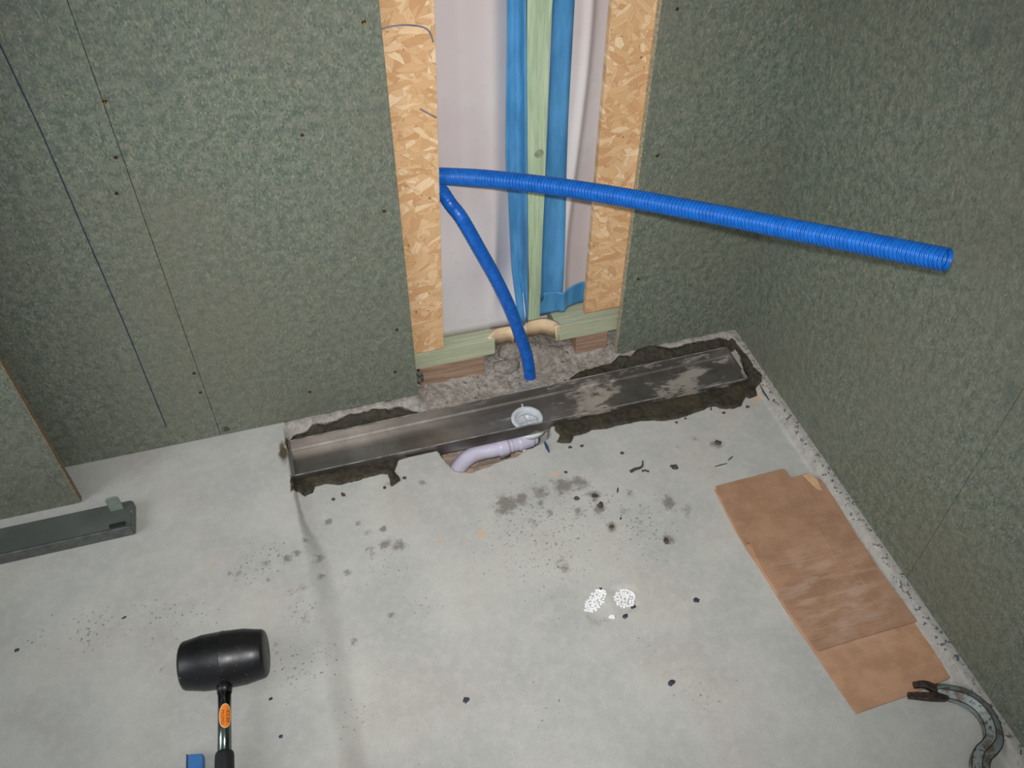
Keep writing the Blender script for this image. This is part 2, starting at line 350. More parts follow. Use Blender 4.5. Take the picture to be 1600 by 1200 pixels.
# ------------------------------------------------------------------ floor
SE = -1.116                                     # edge of the raised slab
HOLE = fpoly([(680, 690), (684, 706), (692, 716), (702, 727), (710, 735), (736, 737), (768, 725), (806, 710), (832, 699), (850, 689), (862, 676), (860, 640), (680, 655)])
OPEN0, OPEN1 = -.806, -.318
CH = [(-1.114, -.153), (-.041, -.159), (-.041, -.044), (-1.114, -.050)]   # channel outline: front-left, front-right, back-right, back-left
CHS = [CH[i] for i in range(4)]
NOTCH = (-.625, -.455)
def floor_z(x, y):
    n1 = fbm(x, y, 9); n2 = fbm(x, y, 45)
    z = np.where(x < SE, 0.0, -.02)+0*x
    wob = fbm(x*0, y, 14)*.006
    z = np.where(x >= SE, -.020+.020*(1-ss(x, SE+wob-.001, SE+.006+wob+.048*ss(-y, .22, .42)))*1.0, z)
    z = z-.0015*ss(y, -.252, -.246)*(x > SE+.03)                       # poured strip along the channel
    z = z-.003*np.exp(-((y+.2485+.004*fbm(x, x*0, 12))/.0016)**2)*(x > SE+.03)*(x < -.04)*ss(fbm(x, y, 20), -.12, .02)
    wobr = fbm(y, x*0, 22)*.010
    z = np.maximum(z, -.020+.020*ss(x, -.036+wobr, -.012+wobr*.6)+.002*n2*(x > -.03))          # kerb along right wall
    wobb = fbm(x, y*0, 20)*.012
    inop = ss(x, OPEN0-.01, OPEN0+.015)*(1-ss(x, OPEN1-.015, OPEN1+.01))
    back = -.020+.020*ss(y, -.038+wobb, -.004)
    z = np.where(x > SE, np.maximum(z, back*(1-inop)+(-.020+.004*ss(y, -.04, -.01))*inop), z)
    rubm = ss(y, -.060, -.045)*(x > SE+.003)
    z = z+rubm*(.010*n2+.012*fbm(x, y, 24)*inop)
    # inside the opening: broken screed rising to the back, higher in the notch
    z = z+inop*ss(y, .0, .06)*(.018+.03*np.exp(-((x+.54)/.07)**2)*ss(y, .01, .06))
    z = np.where((y > .004) & (inop < .02), -.03, z)
    z = z+.0008*n1*(1-rubm)
    # pit for the channel
    pit = sdist(x, y, CHS); z = z-.045*ss(pit, -.004, .002)
    hd = sdist(x, y, HOLE)+.012*fbm(x, y, 40); z = z-.085*ss(hd, -.002, .012)
    # hole with polystyrene
    hx, hy = on_z(955, 942, -.02)[:2]
    ang = math.radians(8); dx = (x-hx)*math.cos(ang)+(y-hy)*math.sin(ang); dy = -(x-hx)*math.sin(ang)+(y-hy)*math.cos(ang)
    z = z-.004*(1-ss(np.hypot(dx/.062, dy/.038)+.5*fbm(x, y, 30), .8, 1.0))*(1-np.exp(-(dx/.018)**2))
    return z
def fz(x, y): return float(floor_z(np.array([float(x)]), np.array([float(y)]))[0])
def on_floor(px, py, lift=0.0):
    p = on_z(px, py, -.02)
    for _ in range(4): p = on_z(px, py, fz(p.x, p.y)+lift)
    return p
def build_floor():
    xs = np.concatenate([np.arange(-4.0, -1.95, .1), np.arange(-1.95, SE-.02, .01), np.arange(SE-.02, -.001, .003), [0.0, .02]])
    ys = np.concatenate([np.arange(-3.6, -1.45, .1), np.arange(-1.45, -.30, .005), np.arange(-.30, .125, .003)])
    X, Y = np.meshgrid(xs, ys, indexing='ij'); Z = floor_z(X, Y)
    nx, ny = X.shape; co = np.stack([X, Y, Z], -1).reshape(-1, 3)
    i = np.arange(nx-1)[:, None]*ny+np.arange(ny-1)[None, :]; i = i.ravel()
    faces = np.stack([i, i+ny, i+ny+1, i+1], -1)
    me = bpy.data.meshes.new('floor'); me.vertices.add(len(co)); me.vertices.foreach_set('co', co.ravel().astype(np.float32))
    me.loops.add(faces.size); me.loops.foreach_set('vertex_index', faces.ravel().astype(np.int32))
    me.polygons.add(len(faces)); me.polygons.foreach_set('loop_start', (np.arange(len(faces))*4).astype(np.int32))
    me.update(calc_edges=True); me.polygons.foreach_set('use_smooth', np.ones(len(faces), bool))
    x, y = X.ravel(), Y.ravel()
    def att(n, v):
        a = me.attributes.new(n, 'FLOAT', 'POINT'); a.data.foreach_set('value', np.clip(v, 0, 1).astype(np.float32))
    def blobs(L, z):
        v = np.zeros_like(x)
        for px, py, r, s in L:
            p = on_z(px, py, z if px > 480 else 0); R = r/760.0; v = np.maximum(v, s*np.exp(-((x-p.x)**2+((y-p.y)*1.0)**2)/(R*R)))
        return v
    st = [(790, 790, 26, 1), (815, 780, 16, 1), (845, 770, 20, .9), (880, 760, 26, .9), (905, 755, 22, .9), (928, 775, 14, 1), (938, 795, 15, 1), (955, 822, 12, 1),
          (1045, 785, 20, .9), (1043, 842, 13, 1), (1075, 798, 14, .8), (1120, 693, 14, 1), (880, 885, 16, .8), (602, 852, 14, .9), (622, 852, 16, .9), (580, 862, 13, .8), (575, 832, 8, .9), (598, 826, 8, .9),
          (542, 895, 8, 1), (905, 800, 12, .8), (975, 800, 10, .8), (985, 770, 9, .8), (1000, 815, 9, .75), (860, 800, 10, .7), (830, 815, 9, .7), (845, 785, 10, .7), (1120, 720, 9, .7), (1060, 700, 10, .6), (1085, 685, 8, .7), (514, 815, 8, 1.1), (478, 842, 8, 1.1), (660, 755, 10, .8), (560, 818, 7, .8), (605, 758, 8, .9), (500, 878, 14, .8), (504, 905, 14, .7),
          (450, 872, 9, 1), (465, 865, 8, 1), (375, 895, 10, .8), (415, 880, 10, .9), (360, 895, 8, .7), (455, 928, 9, .8), (472, 918, 8, .8), (420, 905, 8, .8), (480, 965, 12, .6), (430, 1008, 10, .6), (436, 1020, 9, .6),
          (610, 962, 8, .9), (552, 1003, 8, .9), (1003, 800, 14, .6), (850, 830, 30, .45), (790, 830, 30, .35), (900, 850, 40, .3), (1000, 850, 40, .3), (330, 900, 8, .6), (380, 820, 10, .35), (255, 1045, 6, .9)]
    att('stain', blobs(st, -.02))
    sp = np.zeros_like(x)
    sp = np.maximum(sp, .85*np.exp(-((x-on_z(640, 900, 0).x)/.5)**2)*.3)
    for px, py, r, s in [(850, 830, 160, .86), (1000, 820, 100, .86), (930, 780, 60, .9), (600, 880, 70, .7), (400, 890, 60, .9), (150, 985, 60, .9), (60, 1000, 40, .8), (250, 965, 60, .9), (320, 960, 50, .7), (470, 1050, 60, .9), (470, 960, 40, .9), (430, 870, 40, .9),
                         (650, 950, 60, .7), (840, 1100, 70, .6), (1100, 1080, 60, .7), (1010, 1000, 60, .6), (560, 1120, 50, .7), (520, 1020, 40, .7), (870, 940, 80, .6), (700, 1150, 80, .5)]:
        p = on_z(px, py, -.01); sp = np.maximum(sp, s*np.exp(-((x-p.x)**2+(y-p.y)**2)/(r/760.)**2))
    sp = np.where((x < SE) & (y > -.25), 0, sp); att('speck', sp)
    att('ochre', blobs([(868, 741, 9, 1), (752, 834, 10, 1), (688, 842, 7, .9), (355, 820, 8, .7), (333, 876, 7, .9), (470, 955, 12, .6), (300, 1085, 8, .4), (905, 900, 16, .4), (1180, 622, 20, .8), (1188, 640, 12, .6)], -.02))
    wet = np.zeros_like(x)
    for P in WETPX.values():
        sd = sdist(x, y, wpoly(P)); wet = np.maximum(wet, ss(sd, -.009, .006))
    wet = np.maximum(wet, .9*np.exp(-(((x-on_z(443, 710, 0).x)/.012)**2+((y-on_z(443, 708, 0).y)/.04)**2)))
    att('wet', wet*np.where(x < SE-.03, 0, 1))
    rub = ss(y, -.06, -.04)*(x > SE+.002); rub = np.where((x < OPEN0) | (x > OPEN1), rub*.75, rub)
    rub = np.maximum(rub, .45*ss(x, -.034, -.026)); att('rubble', rub)
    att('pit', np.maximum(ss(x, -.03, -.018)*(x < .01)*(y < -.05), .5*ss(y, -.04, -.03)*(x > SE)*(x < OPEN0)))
    att('foam', ss(sdist(x, y, HOLE), .004, .012))
    me.materials.append(M['conc'])
    o = bpy.data.objects.new('floor', me); C.objects.link(o); struct(o)
    return o
WETPX = dict(
    a=[(455, 742), (520, 728), (600, 711), (650, 699), (676, 692), (678, 699), (658, 706), (640, 713), (622, 719), (616, 735), (626, 750), (612, 759), (606, 740), (595, 740), (560, 749), (530, 757), (507, 755), (492, 760), (488, 768), (476, 774), (466, 767), (454, 768)],
    b=[(446, 686), (458, 681), (478, 674), (492, 666), (520, 661), (545, 652), (575, 645), (583, 640), (605, 641), (628, 638), (640, 641), (655, 647), (600, 668), (500, 688), (448, 697)],
    c=[(886, 596), (898, 585), (915, 577), (940, 571), (965, 562), (985, 560), (1005, 551), (1040, 548), (1075, 543), (1106, 535), (1125, 528), (1143, 533), (1148, 540), (1162, 550), (1172, 562), (1176, 572), (1190, 585), (1190, 596), (1181, 605), (1182, 617), (1172, 622), (1165, 620), (1158, 633), (1145, 638),
       (1125, 637), (1118, 634), (1108, 635), (1095, 641), (1060, 653), (1040, 657), (1005, 656), (985, 660), (965, 664), (948, 669), (925, 671), (914, 677), (896, 681), (892, 691), (880, 692), (871, 690), (876, 680), (868, 672), (866, 650), (1000, 628), (1168, 590), (1150, 545), (900, 600)])
build_floor()
def wet_patch(name, P, label, lift=.004, ztop=-.0125):
    poly = wpoly(P); xs = [p[0] for p in poly]; ys = [p[1] for p in poly]; st = .0025
    gx = np.arange(min(xs)-.012, max(xs)+.012, st); gy = np.arange(min(ys)-.012, max(ys)+.012, st)
    X, Y = np.meshgrid(gx, gy, indexing='ij')
    sd = sdist(X+.010*fbm(X, Y, 80), Y+.010*fbm(X+3, Y, 80), poly)
    F = floor_z(X, Y)
    chd = sdist(X, Y, CHS)
    F = np.where(chd > -.006, -.0215, F)         # mortar is packed against the channel, not down its pit
    base = np.where(X > -.05, F, F)
    Z = base+np.clip(sd*.8, -.004, lift)+.0035*fbm(X, Y, 60)*ss(sd, 0, .006)
    Z = Z+.006*ss(-chd, .02, .001)*ss(sd, .0, .01)*0
    bm = bmesh.new(); idx = {}
    ok = (sd > -.0045) & (chd < -.0002)
    for i in range(len(gx)-1):
        for j in range(len(gy)-1):
            if ok[i, j] and ok[i+1, j] and ok[i, j+1] and ok[i+1, j+1]:
                q = []
                for a, b in ((i, j), (i+1, j), (i+1, j+1), (i, j+1)):
                    if (a, b) not in idx: idx[(a, b)] = bm.verts.new((gx[a], gy[b], Z[a, b]))
                    q.append(idx[(a, b)])
                bm.faces.new(q)
    o = obj(name, bm, M['wet']); tag(o, label, 'mortar'); return o
wet_patch('wet_mortar', WETPX['a'], 'dark wet mortar packed along the front left of the steel channel')
wet_patch('wet_mortar', WETPX['b'], 'thin dark wet mortar wedge behind the left half of the channel')
wet_patch('wet_mortar', WETPX['c'], 'dark wet mortar wrapped around the right half and right end of the channel')
# ------------------------------------------------------------------ walls
TOP = 2.45; GT = .014
def xz_panel(x0a, x1a, x0b, x1b, z0, z1, y0, y1):   # bottom x range (a), top x range (b)
    bm = bmesh.new()
    hexa(bm, [(x0a, y0, z0), (x1a, y0, z0), (x1a, y1, z0), (x0a, y1, z0)], [(x0b, y0, z1), (x1b, y0, z1), (x1b, y1, z1), (x0b, y1, z1)]); return bm
wb = struct(root('wall_back')); wr = struct(root('wall_right'))
obj('cavity_lining', bx(-1.2, .013, .145, .155, -.08, TOP), M['film'], wb, False)
obj('wall_panel', bx(-2.9, -1.2531, 0, GT, .001, TOP), M['board'], wb, False, .0008)
obj('wall_panel', bx(-1.2523, OPEN0, 0, GT, .001, TOP), M['board'], wb, False, .0008)
rp = bx(OPEN1+.002, 0, 0, GT, .001, TOP); obj('wall_panel', rp, M['board'], wb, False)
ed = bx(OPEN1, OPEN1+.002, 0, GT, .001, TOP); e = obj('board_edge', ed, M['edge'], wb, False); e['label'] = 'pale raw cut edge of the board'
obj('wall_panel', bx(0, GT, -.7412, GT, .001, TOP), M['board'], wr, False, .0008)
obj('wall_panel', bx(0, GT, -3.2, -.7420, .001, TOP), M['board'], wr, False, .0008)
obj('backing_board', bx(GT+.0006, GT+.016, -3.2, GT, .001, TOP), M['osb'], wr, False)
# loose board standing a hand's width in front of the back wall
JX, JY = -1.541, -.106
lb_ = root('green_board', (-2.4, JY, 0))
obj('panel', bx(-3.4, JX-.002, JY, JY+GT, .0005, TOP), M['board'], lb_, False)
e = obj('cut_edge', bx(JX-.002, JX, JY, JY+GT, .0005, TOP), M['edged'], lb_, False); e['label'] = 'brown raw cut edge of the board'
rebase(lb_); tag(lb_, 'separate green board standing upright on the slab at the far left, behind the rail', 'board')
# marks on the boards
def strip_on(axis, pts, wd, mat, name, parent, off=.0006):
    # thin flat mark following points on a board
    P = [Vector(p) for p in pts]; bm = bmesh.new(); L = []
    nrm = Vector((0, -1, 0)) if axis == 'Y' else Vector((-1, 0, 0))
    for i, p in enumerate(P):
        t = (P[min(i+1, len(P)-1)]-P[max(i-1, 0)]).normalized(); s = t.cross(nrm)*wd/2
        L.append((bm.verts.new(p+s+nrm*off), bm.verts.new(p-s+nrm*off)))
    for a, b in zip(L, L[1:]): bm.faces.new((a[0], b[0], b[1], a[1]))
    bmesh.ops.recalc_face_normals(bm, faces=bm.faces)
    return obj(name, bm, mat, parent, False)
bl = [on_y(260, 667), on_y(196, 510), on_y(131, 360), on_y(62, 200), on_y(0, 70), on_y(-60, -80)]
strip_on('Y', bl, .0022, M['ink'], 'marker_line', wb)['label'] = 'thin dark blue marked line'
for a, b, w_ in [((1170, 496), (1184, 512), .0016), ((1468, 902), (1481, 925), .002), ((1380, 717), (1430, 770), .0015), ((1490, 826), (1510, 838), .004)]:
    strip_on('X', [on_x(*a), on_x(*b)], w_, M['scratch'], 'scratch', wr)['label'] = 'pale scratch'
# backing boards either side of the opening
def osb_sheet(x0a, x1a, x0b, x1b, z0, label):
    o = obj('osb_board', xz_panel(x0a, x1a, x0b, x1b, z0, TOP, GT+.0006, GT+.0156), M['osb'], None, False, .0005)
    return tag(o, label, 'board')
def lerpx(a, za, b, zb, z): return a+(b-a)*(z-za)/(zb-za)
osl = osb_sheet(-2.9, lerpx(-.737, .116, -.714, .894, .117), -2.9, -.668, .117, 'strand board strip on the left side of the wall opening')
osr = osb_sheet(-.402, .0135, -.405, .0135, .140, 'strand board strip on the right side of the wall opening')
arc = [on_y(593, 46, GT), on_y(612, 41, GT), on_y(635, 39, GT), on_y(660, 42, GT), on_y(671, 50, GT), on_y(677, 66, GT)]
strip_on('Y', curve_pts(arc, 24)[0], .003, M['pencil'], 'pencil_mark', osl)['label'] = 'curved grey pencil mark'
strip_on('Y', [on_y(656, 170, GT), on_y(682, 184, GT)], .003, M['pencil'], 'pencil_mark', osl)['label'] = 'short grey pencil mark'
# sole plate with the bored notch, lower timber, stud
PF, PB = .031, .105
def plate_piece(x0, x1, rag0=0, rag1=0):
    n = 16; bm = bmesh.new(); prof = []
    def xe(side, y, z):
        if side == 0: return x0 if not rag0 else x0+rag0*math.sin(PI*min(1, max(0, (y-PF)/.09)))
        return x1 if not rag1 else x1+rag1*math.sin(PI*min(1, max(0, (y-PF)/.09)))
    ring0, ring1 = [], []
    ysamp = [PF+(PB-PF)*i/10 for i in range(11)]
    loop = [(y, .0985) for y in ysamp]+[(y, .0515) for y in ysamp[::-1]]
    a = [bm.verts.new((xe(0, y, z), y, z)) for y, z in loop]; b = [bm.verts.new((xe(1, y, z), y, z)) for y, z in loop]
    N = len(loop)
    for i in range(N): bm.faces.new((a[i], a[(i+1) % N], b[(i+1) % N], b[i]))
    bm.faces.new(a); bm.faces.new(b[::-1]); bmesh.ops.recalc_face_normals(bm, faces=bm.faces); return bm
pl = obj('sole_plate', plate_piece(-1.2, -.613), M['plate'], None, False, .001); tag(pl, 'pale green timber plate at the bottom of the opening, left of the hose', 'timber')
pr_ = obj('sole_plate', plate_piece(-.462, .013), M['plate'], None, False, .001); tag(pr_, 'pale green timber plate at the bottom of the opening, right of the hose', 'timber')
# cut faces of the bored notch (pale fresh wood): curved shells each side
def notch_shell(cx, cy, r, a0, a1, z0, z1, th=.008):
    bm = bmesh.new(); n = 18; L = []
    for i in range(n+1):
        a = a0+(a1-a0)*i/n; c, s = math.cos(a), math.sin(a)
        rr = r*(1+.03*math.sin(7*a))
        L.append([bm.verts.new((cx+c*rr, cy+s*rr*.75, z0)), bm.verts.new((cx+c*(rr-.004), cy+s*(rr-.004)*.75, z1)), bm.verts.new((cx+c*(rr+th), cy+s*(rr+th)*.75, z1)), bm.verts.new((cx+c*(rr+th), cy+s*(rr+th)*.75, z0))])
    for p, q in zip(L, L[1:]):
        for k in range(4): bm.faces.new((p[k], q[k], q[(k+1) % 4], p[(k+1) % 4]))
    bm.faces.new(L[0]); bm.faces.new(L[-1][::-1]); bmesh.ops.recalc_face_normals(bm, faces=bm.faces); return bm
s_ = obj('cut_face', notch_shell(-.502, .036, .040, -.15, PI*.86, .052, .0992), M['cutwood'], pr_, True); s_['label'] = 'pale freshly cut curved wood face'
s_ = obj('cut_face', notch_shell(-.585, .036, .034, PI*.25, PI*1.0, .052, .0988), M['cutwood'], pl, True); s_['label'] = 'pale freshly cut curved wood face'
for (x0, x1, who) in ((-.793, -.640, 'left'), (-.410, -.330, 'right')):
    o = obj('lower_timber', bx(x0, x1, .032, .10, -.034, .0505), M['low'], None, False, .0015)
    tag(o, f'brown raw timber under the pale green plate, at the {who} end of the opening', 'timber')
bm = bmesh.new(); SZ0, SZ1 = .1, TOP
def stx(side, z):
    L = [(-.524, .12), (-.528, .30), (-.5425, .86), (-.60, TOP)] if side == 0 else [(-.497, .12), (-.4985, .30), (-.4975, .86), (-.50, TOP)]
    for (a, za), (b, zb) in zip([x[::1] for x in L], L[1:]):
        if z <= zb: return a+(b-a)*(z-za)/(zb-za)
    return L[-1][0]
rg = []
zs = [.112, .2, .3, .45, .6, .75, .86, 1.2, 1.6, TOP]
for z in zs:
    a, b = stx(0, z)+.0012*math.sin(z*40), stx(1, z)+.0012*math.sin(z*31)
    rg.append([bm.verts.new(p) for p in ((a, .056, z), (b, .056, z), (b+.002, .13, z), (a-.001, .13, z))])
for p, q in zip(rg, rg[1:]):
    for k in range(4): bm.faces.new((p[k], p[(k+1) % 4], q[(k+1) % 4], q[k]))
bm.faces.new(rg[0]); bm.faces.new(rg[-1]); bmesh.ops.recalc_face_normals(bm, faces=bm.faces)
stud = obj('timber_stud', bm, M['stud'], None, False, .001); tag(stud, 'pale green vertical timber stud in the middle of the wall opening', 'timber')
kp = on_y(842, 240, .056); kn = obj('knot', lathe([(0, .0), (.0004, .005), (0, .0095)], kp+Vector((0, -.0006, 0)), (0, -1, 0), 20), M['knot'], stud); kn['label'] = 'dark wood knot'
# vapour barrier film and tapes: wrinkled sheets at real depth
def film_y(x, z):
    z = np.asarray(z, float); x = np.asarray(x, float)
    yl = .072+.012*ss(x, -.70, -.60)+.030*ss(x, -.60, -.546)+.004*np.sin(9*x+5*z)*ss(x, -.73, -.68)
    yl = yl+.010*np.exp(-((x+.60-.03*(z-.3))/.012)**2)*ss(.5-z, 0, .25)*-1
    yr = .079+.016*ss(x, -.46, -.38)-.010*np.exp(-((x+.425+.012*np.sin(6*z))/.010)**2)
    yl = np.where(z < .25, .068+(yl-.068)*ss(z, .10, .25), yl)
    yl = yl+.030*ss(z, .25, .45)*(1-ss(x, -.66, -.60))
    y = np.where(x < -.51, yl, yr)
    return y+.004*fbm(x, z, 7, 3)*ss(z, .1, .2)
def sheet(x0f, x1f, z0f, z1f, off, nx, nz, mat, name, parent=None, thick=.0004):
    bm = bmesh.new(); g = []
    for i in range(nx+1):
        col = []
        for j in range(nz+1):
            u, v = i/nx, j/nz
            z = z0f(u)+(z1f(u)-z0f(u))*v; x = x0f(z)+(x1f(z)-x0f(z))*u
            col.append(bm.verts.new((x, float(film_y(x, z))-off, z)))
        g.append(col)
    for i in range(nx):
        for j in range(nz): bm.faces.new((g[i][j], g[i+1][j], g[i+1][j+1], g[i][j+1]))
    o = obj(name, bm, mat, parent)
    s = o.modifiers.new('solid', 'SOLIDIFY'); s.thickness = thick; s.offset = 1 if True else 0
    return o
fl_ = sheet(lambda z: -.80, lambda z: stx(0, z)-.0015, lambda u: .0995, lambda u: TOP, 0, 60, 110, M['film'], 'vapour_barrier'); tag(fl_, 'whitish wrinkled film sheet filling the opening left of the stud', 'film')
fr_ = sheet(lambda z: stx(1, z)+.003, lambda z: -.34, lambda u: .0995, lambda u: TOP, 0, 40, 110, M['film'], 'vapour_barrier'); tag(fr_, 'whitish wrinkled film sheet filling the opening right of the stud', 'film')
def piece(x, z0=0): return x
# left tape: on the film edge and turned onto the stud side, with a fold
def left_tape():
    bm = bmesh.new(); g = []; N = 110
    for j in range(N+1):
        z = .101+(TOP-.101)*j/N; xs = stx(0, z)-.0015
        xl = lerpx(-.555, .27, -.567, .84, min(z, 1.3))+.004*math.sin(z*9)+(-.004 if z > .45 else .0)
        fold = .004*math.sin(z*13+1)
        row = [(xl, float(film_y(xl, z))-.0025), (xl+.005, float(film_y(xl+.005, z))-.0055-fold*.3), ((xl+xs)/2-.002, float(film_y((xl+xs)/2, z))-.008+fold*.4), ((xl+xs)/2+.001, float(film_y((xl+xs)/2, z))-.014), ((xl+xs)/2+.004, float(film_y((xl+xs)/2, z))-.008), (xs-.0022, .092), (xs-.0012, .075), (xs-.0006, .0575)]
        g.append([bm.verts.new((a, b, z)) for a, b in row])
    for p, q in zip(g, g[1:]):
        for k in range(len(p)-1): bm.faces.new((p[k], p[k+1], q[k+1], q[k]))
    o = obj('sealing_tape', bm, M['tape']); s = o.modifiers.new('solid', 'SOLIDIFY'); s.thickness = .0004; s.offset = 1
    return tag(o, 'darker folded blue sealing tape along the left side of the stud', 'tape')
left_tape()
def right_tape():
    bm = bmesh.new(); g = []; N = 120
    xr = lambda z: lerpx(-.440, .27, -.448, .84, min(z, 1.4))+.0015*math.sin(z*8)
    for j in range(N+1):
        z = .150+(TOP-.150)*j/N; a = stx(1, z)+.001; b = xr(z); row = [(a, .0575), (a+.004, .068)]
        for u in (.2, .4, .6, .8, 1): x = a+.004+(b-a-.004)*u; row.append((x, float(film_y(x, z))-.0014))
        g.append([bm.verts.new((p, q, z)) for p, q in row])
    for p, q in zip(g, g[1:]):
        for k in range(len(p)-1): bm.faces.new((p[k], p[k+1], q[k+1], q[k]))
    o = obj('sealing_tape', bm, M['tape']); s = o.modifiers.new('solid', 'SOLIDIFY'); s.thickness = .0004; s.offset = 1
    return tag(o, 'flat bright blue sealing tape running up the right side of the stud', 'tape')
right_tape()
t3 = sheet(lambda z: stx(1, z)+.004, lambda z: -.362, lambda u: .104, lambda u: .168-.004*u+.003*math.sin(u*9), .0026, 30, 8, M['tape'], 'sealing_tape'); tag(t3, 'short horizontal blue sealing tape at the foot of the right film', 'tape')
# ------------------------------------------------------------------ screws
def screw_at(p, nrm, r, mat, label):
    rt = root('screw', p); n = Vector(nrm)
    o = obj('head', lathe([(0, 0), (.0004, r*.45), (.0012, r*.62), (.0013, r), (.0002, r*1.12), (-.0015, r*1.12)], (0, 0, 0), n, 18), mat, rt)
    u = n.orthogonal().normalized(); v = n.cross(u); bm = bmesh.new()
    for a, b in ((u, v), (v, u)):
        P = [(a*r*.55+b*r*.13), (-a*r*.55+b*r*.13), (-a*r*.55-b*r*.13), (a*r*.55-b*r*.13)]
        hexa(bm, [q+n*.0003 for q in P], [q+n*.0012 for q in P])
    bmesh.ops.recalc_face_normals(bm, faces=bm.faces)
    obj('cross_recess', bm, M['slot'], rt, False); tag(rt, label, 'screw', 'screws in the green boards')
for px, py, mt, lb in [(163, 158, 'brass', 'shiny screw head right of the left joint, high on the back wall'), (181, 246, 'rust', 'small dark screw head beside the left joint, above a bigger one'),
        (182, 302, 'rust', 'dark brown screw head left of the joint, halfway up the back wall'), (313, 613, 'rust', 'dark screw head near the floor end of the left joint'), (303, 583, 'rust', 'small dark screw head on the joint line just above the floor'),
        (568, 34, 'brass', 'shiny brass screw head beside the left strand board, at the picture top'), (600, 330, 'rust', 'dull screw head left of the strand board, level with the blue hoses'), (620, 515, 'rust', 'rusty screw head left of the strand board, low down'),
        (617, 581, 'rust', 'dark screw head at the bottom corner of the board left of the opening'), (484, 612, 'rust', 'dark screw head just above the floor on the board behind the channel'), (472, 211, 'rust', 'tiny dark screw head alone in the middle of the left board'),
        (1058, 14, 'rust', 'dark screw head right of the opening at the picture top'), (1027, 243, 'brass', 'brownish screw head right of the opening, just above the long hose'), (997, 436, 'rust', 'small dark screw head right of the opening, below the long hose')]:
    screw_at(on_y(px, py)+Vector((0, -.0002, 0)), (0, -1, 0), .0030 if mt == 'rust' else .0034, M[mt], lb)
# ------------------------------------------------------------------ shower channel
ch = root('drain_channel', (-.578, -.102, -.04))
ZR, ZB, TH = -.008, -.040, .0016
def chy(x, side):    # y of rim
    u = (x-CH[0][0])/(CH[1][0]-CH[0][0]); return (CH[0][1]+(CH[1][1]-CH[0][1])*u) if side == 0 else (CH[3][1]+(CH[2][1]-CH[3][1])*u)
X0, X1 = -1.114, -.041
RC = on_z(823.5, 653, ZB+.004)     # ring centre
def trough():
    bm = bmesh.new(); sec = []
    for x in (X0+.0005, X1-.0005):
        f, b = chy(x, 0), chy(x, 1)
        prof = [(f, ZB-.0), (f, ZR), (f+.004, ZR+.0006), (f+.004, ZR-.0012), (f+TH, ZR-.0016), (f+TH+.001, ZB+.006), (f+.006, ZB+TH), (b-.006, ZB+TH), (b-TH-.001, ZB+.006), (b-TH, ZR-.0016), (b-.004, ZR-.0012), (b-.004, ZR+.0006), (b, ZR), (b, ZB)]
        sec.append([bm.verts.new((x, y, z)) for y, z in prof])
    n = len(sec[0])
    for k in range(n-1): bm.faces.new((sec[0][k], sec[0][k+1], sec[1][k+1], sec[1][k]))
    bm.faces.new((sec[0][n-1], sec[0][0], sec[1][0], sec[1][n-1]))
    bmesh.ops.recalc_face_normals(bm, faces=bm.faces); return bm
tr = obj('trough', trough(), M['steel'], ch, False)
cut = obj('cutter', lathe([(-.02, 0), (-.02, .0285), (.02, .0285), (.02, 0)], (RC.x, RC.y, ZB), (0, 0, 1), 48), M['steel'])
cut.location = ch.location
bo = tr.modifiers.new('b', 'BOOLEAN'); bo.object = cut; bo.operation = 'DIFFERENCE'; bo.solver = 'EXACT'
bpy.context.view_layer.update()
me_ = bpy.data.meshes.new_from_object(tr.evaluated_get(bpy.context.evaluated_depsgraph_get())); tr.modifiers.clear(); tr.data = me_
for p in me_.polygons: p.use_smooth = False
bpy.data.objects.remove(cut)
for x, lab in ((X0, 'l'), (X1, 'r')):
    x0, x1 = (x, x+TH) if x == X0 else (x-TH, x)
    f, b = chy(x, 0), chy(x, 1); bm = bmesh.new()
    box(bm, x0, x1, f+.0002, b-.0002, ZB, ZR+.0004)
    xx = (x0, x0+.005) if x == X0 else (x1-.005, x1); box(bm, xx[0], xx[1], f+.0002, b-.0002, ZR-.0006, ZR+.0008)
    obj('end_wall', bm, M['steel'], ch, False)
for y0_, y1_, z_, nm in ((0, .0014, ZR+.0008, 'rim_highlight'), (1, .0014, ZR+.0008, 'rim_highlight')):
    bm = bmesh.new(); f0, f1 = chy(X0+.006, y0_), chy(X1-.006, y0_); sg = 1 if y0_ == 0 else -1
    prism([(X0+.006, f0, ZR+.0004), (X1-.006, f1, ZR+.0004), (X1-.006, f1+sg*.0026, ZR+.0004), (X0+.006, f0+sg*.0026, ZR+.0004)], (0, 0, .0005), bm)
    obj(nm, bm, M['rimglint'], ch, False)['label'] = 'steel rim edge with its highlight painted in'  # highlight lines on both rims, put in as thin strips of lighter colour
rebase(ch); tag(ch, 'long stainless steel shower drain channel set in the trench along the back wall', 'drain channel')
# drain ring and trap
dt = root('drain_outlet', (RC.x, RC.y, ZB))
ro = .0375
obj('flange_ring', lathe([(.0018, ro), (.0045, ro-.001), (.0055, ro-.004), (.0052, .0275), (.0035, .0265), (-.001, .0250), (-.012, .0240), (-.014, .0250), (-.002, .0270), (.0018, .0295)], (RC.x, RC.y, ZB), (0, 0, 1), 56, closed=True), M['white'], dt)
bm = bmesh.new(); cz = ZB-.004
for a in (math.radians(95), math.radians(5)):
    c, s = math.cos(a), math.sin(a); L_ = .0236; w2 = .0012
    P = [Vector((RC.x+c*L_-s*w2, RC.y+s*L_+c*w2, cz)), Vector((RC.x-c*L_-s*w2, RC.y-s*L_+c*w2, cz)), Vector((RC.x-c*L_+s*w2, RC.y-s*L_-c*w2, cz)), Vector((RC.x+c*L_+s*w2, RC.y+s*L_-c*w2, cz))]
    hexa(bm, [q-Vector((0, 0, .006)) for q in P], P)
